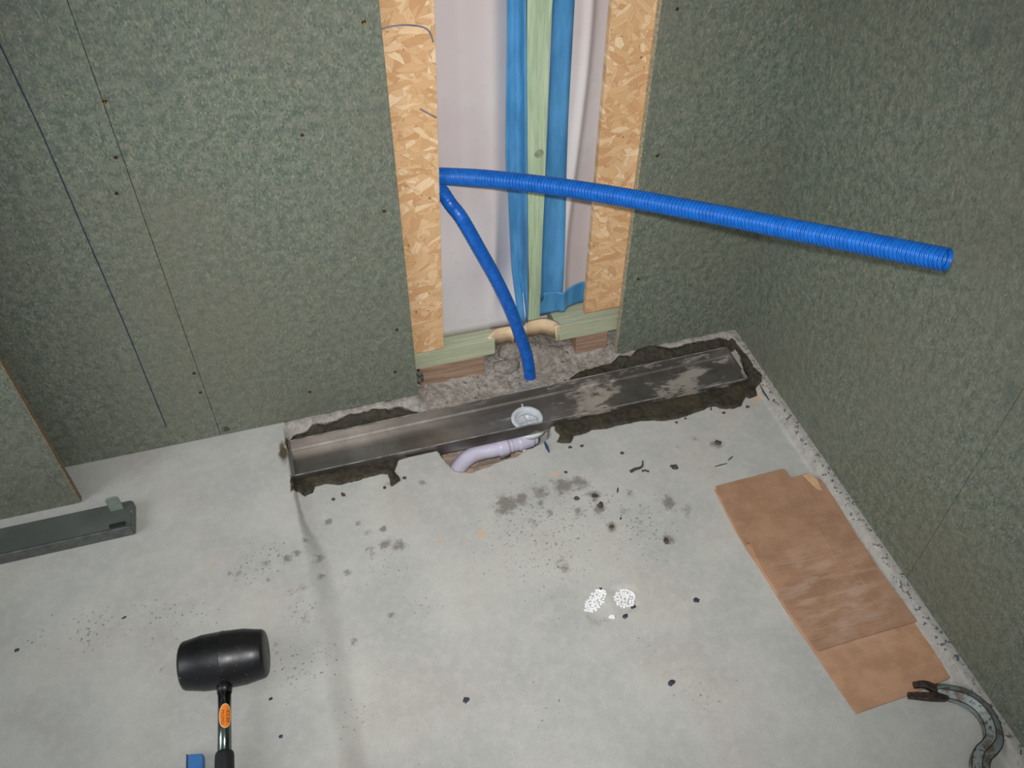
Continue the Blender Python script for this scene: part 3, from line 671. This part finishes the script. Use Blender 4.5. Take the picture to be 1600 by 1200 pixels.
obj('cross_rib', bm, M['white'], dt, False)
bm = bmesh.new(); box(bm, RC.x-.0015, RC.x+.0015, RC.y+ro-.006, RC.y+ro+.004, ZB+.0018, ZB+.009); obj('tab', bm, M['white'], dt, False, .0006)
for a in (200, 340, 20, 160):
    c, s_n = math.cos(math.radians(a)), math.sin(math.radians(a)); obj('lug', bx(RC.x+c*.0325-.003, RC.x+c*.0325+.003, RC.y+s_n*.0325-.002, RC.y+s_n*.0325+.002, ZB+.0046, ZB+.0066), M['white'], dt, False, .0006)
obj('cup', lathe([(-.0125, .0245), (-.015, .0235), (-.016, .016), (-.018, .015), (-.0185, 0)], (RC.x, RC.y, ZB), (0, 0, 1), 40), M['white'], dt)
bm = lathe([(-.0012, .026), (-.0012, .044), (-.004, .0455), (-.012, .0455), (-.014, .041), (-.016, .028)], (RC.x, RC.y-.008, ZB), (0, 0, 1), 56)
obj('clamp_nut', bm, M['white'], dt)
obj('trap_body', lathe([(-.014, .036), (-.03, .034), (-.066, .032), (-.070, 0)], (RC.x, RC.y-.004, ZB), (0, 0, 1), 40), M['white'], dt)
rebase(dt); tag(dt, 'white plastic drain outlet ring in the middle of the steel channel', 'drain outlet')
# waste pipe
PA = [on_z(836, 683, -.068), on_z(812, 691, -.066), on_z(795, 696, -.066), on_z(772, 702, -.066), on_z(752, 706, -.066), on_z(736, 712, -.067), on_z(722, 724, -.072), on_z(708, 744, -.082), on_z(698, 762, -.092)]
wp = root('waste_pipe', PA[2])
pth, _ = curve_pts(PA, 60); RP = .0185
obj('elbow', sweep(pth, lambda i: circ(RP, 28)), M['pipe'], wp)
def along(i0, i1, r, nm, mat):
    seg = pth[i0:i1+1]; n = len(seg)
    return obj(nm, sweep(seg, lambda i: circ(r if 0 < i < n-1 else r-.0012, 28)), mat, wp)
along(2, 11, RP+.002, 'socket', M['pipe'])
along(16, 22, RP+.0022, 'collar', M['pipe'])
along(14, 15, RP+.0014, 'collar_rib', M['pipe'])
t, u, v = frames(pth)[19]
q = pth[19]; side = Vector((0, -1, 0)); side = (side-t*side.dot(t)).normalized(); low = (side*.8+Vector((0, 0, -.55))).normalized()
b0 = q+low*(RP+.004)
obj('clamp_bolt', sweep([b0-t*.012, b0+t*.012], lambda i: circ(.0026, 10)), M['zinc'], wp)
obj('clamp_lug', bx(b0.x-.005, b0.x+.005, b0.y-.002, b0.y+.004, b0.z-.003, b0.z+.004), M['zinc'], wp, False, .0008)
t2, _, _ = frames(pth)[8]; b1 = pth[8]+low*(RP+.003)
obj('locking_lug', sweep([b1-t2*.004, b1+t2*.005], lambda i: circ(.0032, 10)), M['white'], wp)
rebase(wp); tag(wp, 'pale violet plastic waste pipe elbow emerging under the channel front', 'pipe')
# ------------------------------------------------------------------ blue hoses
def corrugated():
    S = [(660, 273, 1.690), (690, 275, 1.672), (760, 279, 1.64), (850, 289, 1.59), (950, 304, 1.53), (1050, 322, 1.46), (1150, 341, 1.395), (1250, 361, 1.325), (1350, 380, 1.255), (1430, 396, 1.20), (1480, 406, 1.168)]
    NS = 2000
    P, L = curve_pts([on_y(640, 272, .049), on_y(672, 273, .048), on_y(695, 275, .046)]+[at_depth(*s) for s in S[2:]], NS)
    pitch = .0063; R = .0162
    rt = root('corrugated_hose', P[0])
    def prof(i):
        s = L*i/(NS-1); c = math.cos(2*PI*s/pitch); return circ(R-.0017+.0017*max(-1, min(1, c*1.6)), 28)
    bm = sweep(P, prof, cap=False)
    obj('ribbed_tube', bm, M['hose'], rt)
    # inner wall visible at the open end
    n = 130; Q = P[-n:]
    def prof2(i):
        s = L*(NS-n+i)/(NS-1); c = math.cos(2*PI*s/pitch); return circ(R-.0030+.0010*c if i < n-1 else R-.0006, 28)
    bm = sweep(Q, prof2, cap=False); bm2 = lathe([(0, .0125), (.0005, 0)], Q[0], (Q[1]-Q[0]), 28, bm)
    o = obj('inner_wall', bm2, M['hose'], rt); 
    rebase(rt); tag(rt, 'long bright blue corrugated hose reaching right across the opening and wall', 'hose'); return rt
corrugated()
PS = [(676, 279, .078), (692, 301, .072), (705, 320, .060), (722, 342, .038), (750, 391, .027), (775, 436, .018), (797, 482, .012), (812, 522, .009)]
pts = [on_y(x, y, Y) for x, y, Y in PS]+[on_y(821, 548, .006), on_y(826, 570, .002), on_y(828, 590, .0)]
P, L = curve_pts(pts, 260)
hs = obj('smooth_hose', sweep(P, lambda i: circ(.0142+.00025*math.cos(i*2*PI/4), 26)), M['hose2']); tag(hs, 'shorter smooth blue hose bending down into the broken screed', 'hose')
# ------------------------------------------------------------------ metal rail
rl = root('metal_rail', (-2.0, -.19, 0)); RX1 = -1.436; RX0 = -2.6; yb, yf, zt = -.150, -.219, .0262
bm = bmesh.new(); sec = []
prof = [(yb, .001), (yb, zt-.001), (yb-.002, zt), (yf+.006, zt), (yf+.004, zt-.0006)]
prof2 = [(yf+.004, zt-.003), (yf+.006, zt-.0025), (yb-.002, zt-.0025), (yb-.0018, .001)]
for x in (RX0, RX1): sec.append([bm.verts.new((x, y, z)) for y, z in prof+prof2])
n = len(sec[0])
for k in range(n): bm.faces.new((sec[0][k], sec[0][(k+1) % n], sec[1][(k+1) % n], sec[1][k]))
bm.faces.new(sec[0]); bm.faces.new(sec[1]); bmesh.ops.recalc_face_normals(bm, faces=bm.faces)
obj('top_plate', bm, M['rail'], rl, False, .0006)
bm = bmesh.new(); sec = []
for x in (RX0, RX1): sec.append([bm.verts.new((x, y, z)) for y, z in [(yf+.0055, zt-.003), (yf+.0055, zt+.0012), (yf+.002, zt+.0022), (yf, zt+.0012), (yf-.0005, .001), (yf+.0015, .001), (yf+.003, zt-.003)]])
n = len(sec[0])
for k in range(n): bm.faces.new((sec[0][k], sec[0][(k+1) % n], sec[1][(k+1) % n], sec[1][k]))
bm.faces.new(sec[0]); bm.faces.new(sec[1]); bmesh.ops.recalc_face_normals(bm, faces=bm.faces)
o = obj('front_lip', bm, M['railedge'], rl, False, .0005); o['label'] = 'lighter bare metal lip'
bm = bmesh.new(); pe = [(yb, .001), (yb, zt-.004), (yb-.004, zt+.001), (yb-.028, zt+.001), (yb-.032, zt-.001), (yb-.045, zt-.001), (yf+.001, zt-.001), (yf+.001, .001)]
prism([(RX1-.0005, y, z) for y, z in pe], (.004, 0, 0), bm)
obj('end_cap', bm, M['rail'], rl, False, .001)
tb = on_z(175, 812, zt); bm = bmesh.new()
tabp = []
tw = .0255; x0 = on_z(173, 800, zt).x; y0 = yb-.016
hh = .041
for a, b in [(0, 0), (tw, 0), (tw, hh-.006), (tw-.002, hh-.002), (tw-.006, hh), (.006, hh), (.002, hh-.002), (0, hh-.006)]: tabp.append((x0+a, y0, zt+b))
prism(tabp, (0, -.0035, 0), bm); o = obj('upright_tab', bm, M['tab'], rl, False, .001); o['label'] = 'lighter frosted upright tab'
bm = bmesh.new(); box(bm, x0-.002, x0+.029, yf+.0065, yf+.016, zt, zt+.004); o = obj('rubber_pad', bm, M['dark'], rl, False, .002); o['label'] = 'black rubber pad'
rebase(rl); tag(rl, 'dark grey metal rail lying on the slab before the boxed-out wall', 'rail')
# ------------------------------------------------------------------ cardboard
CZ = -.0192
cb = root('cardboard_sheet', on_z(1290, 900, CZ))
top_px = [(1118, 761), (1160, 750), (1222, 734), (1226, 735), (1236, 748), (1262, 741), (1283, 752), (1300, 776), (1347, 853), (1390, 915), (1433, 972), (1352, 995), (1277, 1018), (1240, 965), (1190, 885), (1176, 857), (1170, 849), (1165, 852), (1150, 826)]
low_px = [(1116, 766), (1190, 760), (1288, 760), (1310, 790), (1350, 850), (1434, 974), (1465, 1020), (1490, 1058), (1412, 1090), (1337, 1116), (1304, 1068), (1272, 1020), (1236, 968), (1186, 888), (1166, 859), (1147, 827)]
def ext(px, z0, z1, bm=None):
    bm = bm or bmesh.new(); return prism([on_z(x, y, z0) for x, y in px][::-1], (0, 0, z1-z0), bm)
obj('lower_layer', ext(low_px, CZ, CZ+.0035), M['card2'], cb, False, .0006)
obj('upper_layer', ext(top_px, CZ+.0042, CZ+.0085), M['card'], cb, False, .0008)
torn = plain('torn_pale_cardboard', (208, 170, 130), .85, 0, .1, 120)
o = obj('torn_flap', ext([(1254, 743), (1264, 740), (1276, 748), (1284, 766), (1276, 764)], CZ+.0085, CZ+.0092), torn, cb, False); o['label'] = 'paler torn paper layer'
def crease(pts, z, w2, mat, nm):
    P = [on_z(x, y, z) for x, y in pts]; bm = sweep(P, lambda i: [(0, -w2), (.0007, 0), (0, w2)], cap=True); return obj(nm, bm, mat, cb, False)
for pp in ([(1202, 880), (1250, 876), (1275, 869), (1312, 860), (1338, 856)], [(1254, 746), (1290, 815), (1330, 880), (1385, 965)], [(1270, 988), (1300, 984), (1340, 978), (1386, 967)], [(1248, 766), (1262, 800), (1300, 860), (1320, 905)]):
    crease(curve_pts([(x, y, 0) for x, y in pp], 14)[0] and [(p.x, p.y) for p in curve_pts([(x, y, 0) for x, y in pp], 14)[0]], CZ+.0084, .0014, M['card'], 'crease')
rebase(cb); tag(cb, 'folded brown corrugated cardboard sheet on the floor by the right wall', 'cardboard')
# ------------------------------------------------------------------ rubber mallet
ml = root('rubber_mallet', on_z(350, 1180, 0))
HR = .0485; HZ = HR+.001
A0 = on_z(291, 1040, HZ); A1 = on_z(410, 1021, HZ); ax = (A1-A0).normalized(); L_ = (A1-A0).length
mid = (A0+A1)/2; half = .0712
hp = [(-half, 0), (-half-.0005, HR*.74), (-half+.0015, HR*.81), (-half+.005, HR*.855), (-half+.02, HR*.91), (-half*.5, HR*.975), (-.002, HR*1.0), (-.0008, HR*1.012), (.0008, HR*1.012), (.002, HR*1.0), (half*.5, HR*.975), (half-.02, HR*.91), (half-.005, HR*.855), (half-.0015, HR*.81), (half+.0005, HR*.74), (half, 0)]
obj('head', lathe(hp, mid, ax, 56), M['rubber'], ml)
H0 = mid.copy(); Hm = on_z(351, 1168, .034); dirh = (on_z(347, 1230, .026)-H0); dirh.normalize()
dxy = on_z(352, 1168, .030)-mid
Lh = .31
end = mid+Vector((dxy.x, dxy.y, 0)).normalized()*Lh; end.z = .020
dh = (end-mid).normalized()
obj('neck', sweep([mid+dh*.036, mid+dh*.052, mid+dh*.060], lambda i: circ([.0150, .0128, .0120][i], 28)), M['rubber'], ml)
obj('shaft', sweep([mid+dh*.03, mid+dh*.20], lambda i: circ(.0110, 32)), M['chrome'], ml)
gs = .157
gp = [mid+dh*(gs+s) for s in (0, .002, .006, .05, .10, .145, .150)]
obj('grip', sweep(gp, lambda i: circ([.0125, .0142, .0152, .0160, .0162, .0165, .0130][i], 32)), M['grip'], ml)
# sticker wrapped on the shaft
st_c = mid+dh*.102; upv = (Vector(CAM)-st_c); upv = (upv-dh*upv.dot(dh)).normalized(); sd_ = dh.cross(upv).normalized()
upv2 = (upv-sd_*0.10).normalized(); sd_ = dh.cross(upv2).normalized(); upv = upv2
def wrap(a, b, r): return st_c+dh*a+(upv*math.cos(b/r)+sd_*math.sin(b/r))*r
def oval(ra, rb, r, mat, nm):
    bm = bmesh.new(); n = 40; c = bm.verts.new(wrap(0, 0, r)); prev = None; rings = []
    for q in (.33, .66, 1.0): rings.append([bm.verts.new(wrap(ra*q*math.cos(2*PI*k/n), rb*q*math.sin(2*PI*k/n), r)) for k in range(n)])
    for k in range(n): bm.faces.new((c, rings[0][k], rings[0][(k+1) % n]))
    for A, B in zip(rings, rings[1:]):
        for k in range(n): bm.faces.new((A[k], B[k], B[(k+1) % n], A[(k+1) % n]))
    bmesh.ops.recalc_face_normals(bm, faces=bm.faces); return obj(nm, bm, mat, ml)
oval(.0205, .0112, .01125, M['cream'], 'sticker_rim')['label'] = 'cream rim of the oval sticker'
oval(.0190, .0100, .0114, M['orange'], 'sticker')['label'] = 'orange oval price sticker'
def text_mesh(body, size, a_off, b_off, nm):
    cu = bpy.data.curves.new('t', 'FONT'); cu.body = body; cu.size = size; cu.align_x = 'CENTER'; cu.align_y = 'CENTER'
    to = bpy.data.objects.new('t', cu); C.objects.link(to); dg = bpy.context.evaluated_depsgraph_get()
    me = bpy.data.meshes.new_from_object(to.evaluated_get(dg)); bpy.data.objects.remove(to)
    for v in me.vertices:
        a, b = v.co.x, v.co.y; v.co = wrap(a+a_off, b*TS+b_off*TS, .0116)
    me.materials.append(M['stext']); o = bpy.data.objects.new(nm, me); C.objects.link(o); o.parent = ml
    return o
TS = 1 if sd_.dot(Vector(RT)) > 0 else -1
text_mesh('\u20ac2.50', .0088, .001, .0045, 'lettering'); text_mesh('PROMO', .0070, .002, -.0045, 'lettering')
rebase(ml); tag(ml, 'black rubber mallet with steel shaft and orange sticker lying on the slab', 'mallet')
# blue strip beside it
bs = root('blue_handled_tool', on_z(305, 1190, 0)); a = on_z(294, 1178, .018); b = on_z(317, 1177, .018); a2 = on_z(291, 1330, .018); b2 = on_z(319, 1330, .018)
obj('body', prism([a, b, b2, a2], (0, 0, -.0165)), M['blue'], bs, False, .002)
e0 = on_z(291, 1178, .014); e2 = on_z(287, 1330, .014)
obj('side_strip', prism([e0, a+Vector((-.0005, 0, -.004)), a2+Vector((-.0005, 0, -.004)), e2], (0, 0, -.012)), M['bluedk'], bs, False)
rebase(bs); tag(bs, 'blue plastic tool end poking in at the picture bottom beside the mallet', 'tool')
# ------------------------------------------------------------------ pry bar
pb = root('pry_bar', on_floor(1530, 1190))
zc = -.007
SP = [(1462, 1080), (1480, 1083), (1505, 1090), (1526, 1103), (1542, 1122), (1550, 1142), (1551, 1158), (1544, 1170), (1534, 1180), (1530, 1195), (1532, 1215), (1540, 1260), (1560, 1330)]
P, L = curve_pts([on_z(x, y, zc) for x, y in SP], 90)
def hexp(i):
    r = 0.0148*(.80+.2*min(1, i/12)); return [(r*math.cos(PI/3*k), r*1.12*math.sin(PI/3*k)) for k in range(6)]
o = obj('shaft', sweep(P, hexp), M['pry'], pb, False, .0016)
for kk, nm in ((1, 'worn_edge'), (0, 'worn_edge'), (5, 'worn_edge')):
    F_ = frames(P); EP = []
    for i, (p, (t, u, v)) in enumerate(zip(P, F_)):
        a, b = hexp(i)[kk]; EP.append(p+u*a*.985+v*b*.985)
    obj(nm, sweep(EP, lambda i: circ(.0009, 8)), M['claw'], pb)['label'] = 'dark brown worn edge line'
def tine(px, w0, nm):
    Q, _ = curve_pts([on_z(x, y, z) for x, y, z in px], 20)
    return obj(nm, sweep(Q, lambda i: [(a*(.0085-.0045*i/19), b*(.0088-.0030*(i/19))) for a, b in ((1, -.9), (1, .9), (.3, 1), (-1, .8), (-1, -.8), (.3, -1))]), M['claw'], pb, False, .001)
tine([(1485, 1085, zc), (1462, 1077, zc+.002), (1444, 1070, zc), (1427, 1071, -.010)], 1, 'claw_tine')['label'] = 'dark burnt claw tip'
tine([(1478, 1088, zc), (1455, 1089, zc+.002), (1436, 1088, zc), (1418, 1087, -.010)], 1, 'claw_tine')['label'] = 'dark burnt claw tip'
rebase(pb); tag(pb, 'worn steel pry bar with curved forked claw resting at the cardboard corner', 'pry bar')
# ------------------------------------------------------------------ polystyrene beads exposed in the screed
def beads():
    bm = bmesh.new(); rnd = random.Random(4)
    def cl(cx, cy, ra, rb, ang, n, r):
        pts = []
        tries = 0
        while len(pts) < n and tries < 6000:
            tries += 1; a = rnd.uniform(-1, 1); b = rnd.uniform(-1, 1)
            if a*a+b*b > 1: continue
            c, s = math.cos(ang), math.sin(ang); x = cx+a*ra*c-b*rb*s; y = cy+a*ra*s+b*rb*c
            p = on_z(x, y, -.0195)
            if all((p-q).length > r*1.45 for q in pts): pts.append(p)
        for p in pts:
            rr = r*rnd.uniform(.85, 1.12); bmesh.ops.create_icosphere(bm, subdivisions=2, radius=rr, matrix=Matrix.Translation((p.x, p.y, fz(p.x, p.y)+rr*.45)))
    cl(931, 938, 20, 11.5, math.radians(-50), 60, .0029); cl(977, 934, 16, 14, 0, 60, .0029)
    cl(957, 963, 5, 3, 0, 5, .0026); cl(941, 925, 4, 3, 0, 4, .0024); cl(919, 952, 6, 3.5, .2, 6, .0026)
    o = obj('polystyrene_beads', bm, M['eps']); tag(o, 'two patches of white polystyrene beads in the screed surface', 'polystyrene', None, 'stuff')
beads()
# ------------------------------------------------------------------ crumbs and chips
def blob(name, px, py, sx, sy, sz, ang, mat, seed, label, cat, group=None):
    rnd = random.Random(seed); bm = bmesh.new(); bmesh.ops.create_icosphere(bm, subdivisions=2, radius=1.0)
    for v in bm.verts:
        k = 1+rnd.uniform(-.28, .28); v.co = Vector((v.co.x*sx*k, v.co.y*sy*k, max(v.co.z, -.25)*sz*k*.6))
    p = on_floor(px, py); o = obj(name, bm, mat, None, False); o.location = p+Vector((0, 0, sz*.2)); o.rotation_euler = (0, 0, ang)
    return tag(o, label, cat, group)
G = 'dark mortar crumbs on the shower floor'
K = 1/730
def crumb(px, py, w_, h_, ang, label, group=G): return blob('mortar_crumb', px, py, w_*K/2, h_*K/2*1.25, min(w_, h_)*K*.35, ang, M['crumb'], px*7+py, label, 'crumb', group)
for px, py, w_, h_, a, lb in [
    (1054, 730, 13, 8, -.7, 'thick dark mortar flake, the rightmost of the big ones below the channel'), (972, 708, 7, 5, 0, 'small dark crumb midway between the trench line and the curled flake'),
    (891, 699, 8, 4, -.1, 'flat dark crumb just below the tail of the right wet mortar'), (909, 697, 7, 4, .3, 'dark crumb lying on the trench line right of the blue sliver'),
    (1131, 645, 6, 4, -.2, 'dark crumb on the trench line, second from its right end'), (1168, 636, 7, 5, .2, 'dark crumb at the right end of the trench line'),
    (1057, 660, 5, 4, 0, 'small dark crumb just below the right wet mortar edge'), (1071, 654, 5, 3, .1, 'tiny dark crumb touching the right wet mortar edge'),
    (1111, 639, 3, 7, -.3, 'thin dark splinter hanging off the right wet mortar edge'), (521, 780, 6, 5, .1, 'dark crumb at the left end of the trench line'),
    (536, 773, 6, 7, .6, 'dark crumb second from the left end of the trench line'), (632, 747, 6, 5, .2, 'round dark crumb right of the left wet mortar tip'),
    (884, 738, 5, 4, 0, 'dark pellet beside the ochre spot below the channel'), (965, 766, 3, 9, -.5, 'thin slanted dark splinter in the middle of the shower floor'),
    (929, 775, 12, 6, -.2, 'dark ragged crumb above the darkest wet blotch'), (901, 779, 9, 6, -.4, 'ragged crumb left of the darkest wet blotch'),
    (938, 790, 9, 10, -.4, 'largest dark lump on the darkest wet blotch'), (956, 823, 8, 6, .2, 'dark lump at the lower end of the blotches'),
    (970, 810, 3, 5, -.5, 'tiny black grain right of the blotches'), (1041, 845, 8, 10, -.4, 'dark upright lump left of the cardboard middle'),
    (1122, 692, 10, 8, .1, 'dark round lump between the channel right end and the cardboard'), (601, 762, 5, 5, 0, 'grey crumb above the trench line at left')]:
    crumb(px, py, w_, h_, a, lb)
def curl():
    P, _ = curve_pts([on_floor(x, y, .002) for x, y in [(985, 737), (992, 733), (1000, 731), (1004, 727), (1004, 720)]], 16)
    o = obj('mortar_flake', sweep(P, lambda i: [(a*.0018, b*(.0036-.0022*i/15)) for a, b in ((1, -1), (1, 1), (-1, 1), (-1, -1))]), M['crumb'], None, False, .0006)
    tag(o, 'curled dark mortar flake below the right half of the channel', 'crumb')
    P, _ = curve_pts([on_floor(x, y, .001) for x, y in [(1003, 736), (1008, 735), (1014, 737)]], 8)
    o = obj('mortar_flake', sweep(P, lambda i: [(a*.001, b*.002) for a, b in ((1, -1), (1, 1), (-1, 1), (-1, -1))]), M['crumb'], None, False); tag(o, 'small dark flake touching the foot of the curled flake', 'crumb')
curl()
for px, py, w_, h_, lb in [(1088, 938, 9, 8, 'blue-black chip on the floor left of the cardboard'), (1049, 1067, 11, 7, 'blue-black chip near the picture bottom, right of centre'), (728, 1094, 9, 8, 'dark chip near the picture bottom, left of centre'),
        (990, 949, 8, 7, 'dark chip at the lower right of the polystyrene beads'), (977, 963, 9, 6, 'dark bluish chip just below the polystyrene beads'), (938, 921, 6, 5, 'dark chip at the upper left of the polystyrene beads')]:
    blob('bitumen_chip', px, py, w_*K/2, h_*K/2, .002, .3, M['chip'], px, lb, 'chip', 'dark chips on the shower floor')
for px, py, w_, h_, lb in [(194, 965, 7, 3, 'dark flat chip on the left slab right of the speckle line'), (26, 1016, 6, 5, 'bluish chip at the left end of the speckle line'), (439, 1151, 5, 5, 'greenish round crumb on the slab right of the mallet grip'), (423, 1092, 5, 4, 'small dark crumb on the slab just right of the mallet shaft')]:
    blob('slab_chip', px, py, w_*K/2, h_*K/2, .0015, .2, M['chip'], px, lb, 'chip', 'small chips on the raised slab')
def sliver(name, a, b, wd, mat, label, cat, lift=.0015):
    P = [on_floor(a[0], a[1], lift), on_floor(b[0], b[1], lift)]; P = [P[0], P[0].lerp(P[1], .5), P[1]]
    o = obj(name, sweep(P, lambda i: [(x*lift, y*wd*(.5, 1, .4)[i]) for x, y in ((1, -1), (1, 1), (-1, 1), (-1, -1))]), mat, None, False); return tag(o, label, cat)
sliver('plastic_sliver', (851, 691), (858, 706), .0030, M['bluechip'], 'thin blue sliver on the floor right of the waste pipe', 'chip', .003)
sliver('metal_strip', (1187, 600), (1202, 626), .0040, M['greychip'], 'short grey strip sticking out of the mortar by the right wall', 'strip', .003)
sliver('grey_shard', (1117, 729), (1136, 724), .0012, M['greychip'], 'long thin grey shard above the cardboard', 'chip', .0008)
sliver('grey_shard', (1138, 719), (1145, 713), .0016, M['greychip'], 'short thin grey shard right of the long one', 'chip', .0008)
# rubble clods
def clod(px, py, Y, s, seed, label, mat):
    rnd = random.Random(seed); bm = bmesh.new(); bmesh.ops.create_icosphere(bm, subdivisions=3, radius=1.0)
    for v in bm.verts:
        c = v.co; k = 1+.6*float(fbm(np.array(c.x+seed), np.array(c.y+c.z*1.7), 1.6)); v.co = Vector((c.x*s[0]*k, c.y*s[1]*k, c.z*s[2]*k))
    o = obj('screed_lump', bm, mat); o.location = on_y(px, py, Y); return tag(o, label, 'rubble')
lump = NT('broken_screed'); _a = lump.noise(90, 5, .65)
lm = lump.done(lump.mix(lump.step(_a, .35, .65), (128, 118, 110), (158, 150, 142)), .9, 0, lump.bump(_a, .005, .9), .2)
lm2n = NT('dark_grit'); _b = lm2n.noise(120, 5, .65)
lm2 = lm2n.done(lm2n.mix(lm2n.step(_b, .4, .6), (66, 66, 62), (120, 116, 108)), .9, 0, lm2n.bump(_b, .005, .9), .2)
clod(792, 572, .034, (.034, .020, .016), 3, 'rounded grey screed lump left of the smooth hose foot', lm)
clod(858, 556, .052, (.040, .018, .030), 5, 'pinkish screed lump behind the smooth hose foot, on its right', lm)
clod(800, 550, .056, (.034, .018, .028), 8, 'pinkish screed lump behind the smooth hose foot, on its left', lm)
clod(655, 590, .010, (.010, .006, .020), 11, 'dark gritty clump at the bottom corner of the board left of the opening', lm2)
clod(352, 671, -.004, (.008, .004, .005), 14, 'small gritty clump at the floor end of the left joint', lm2)
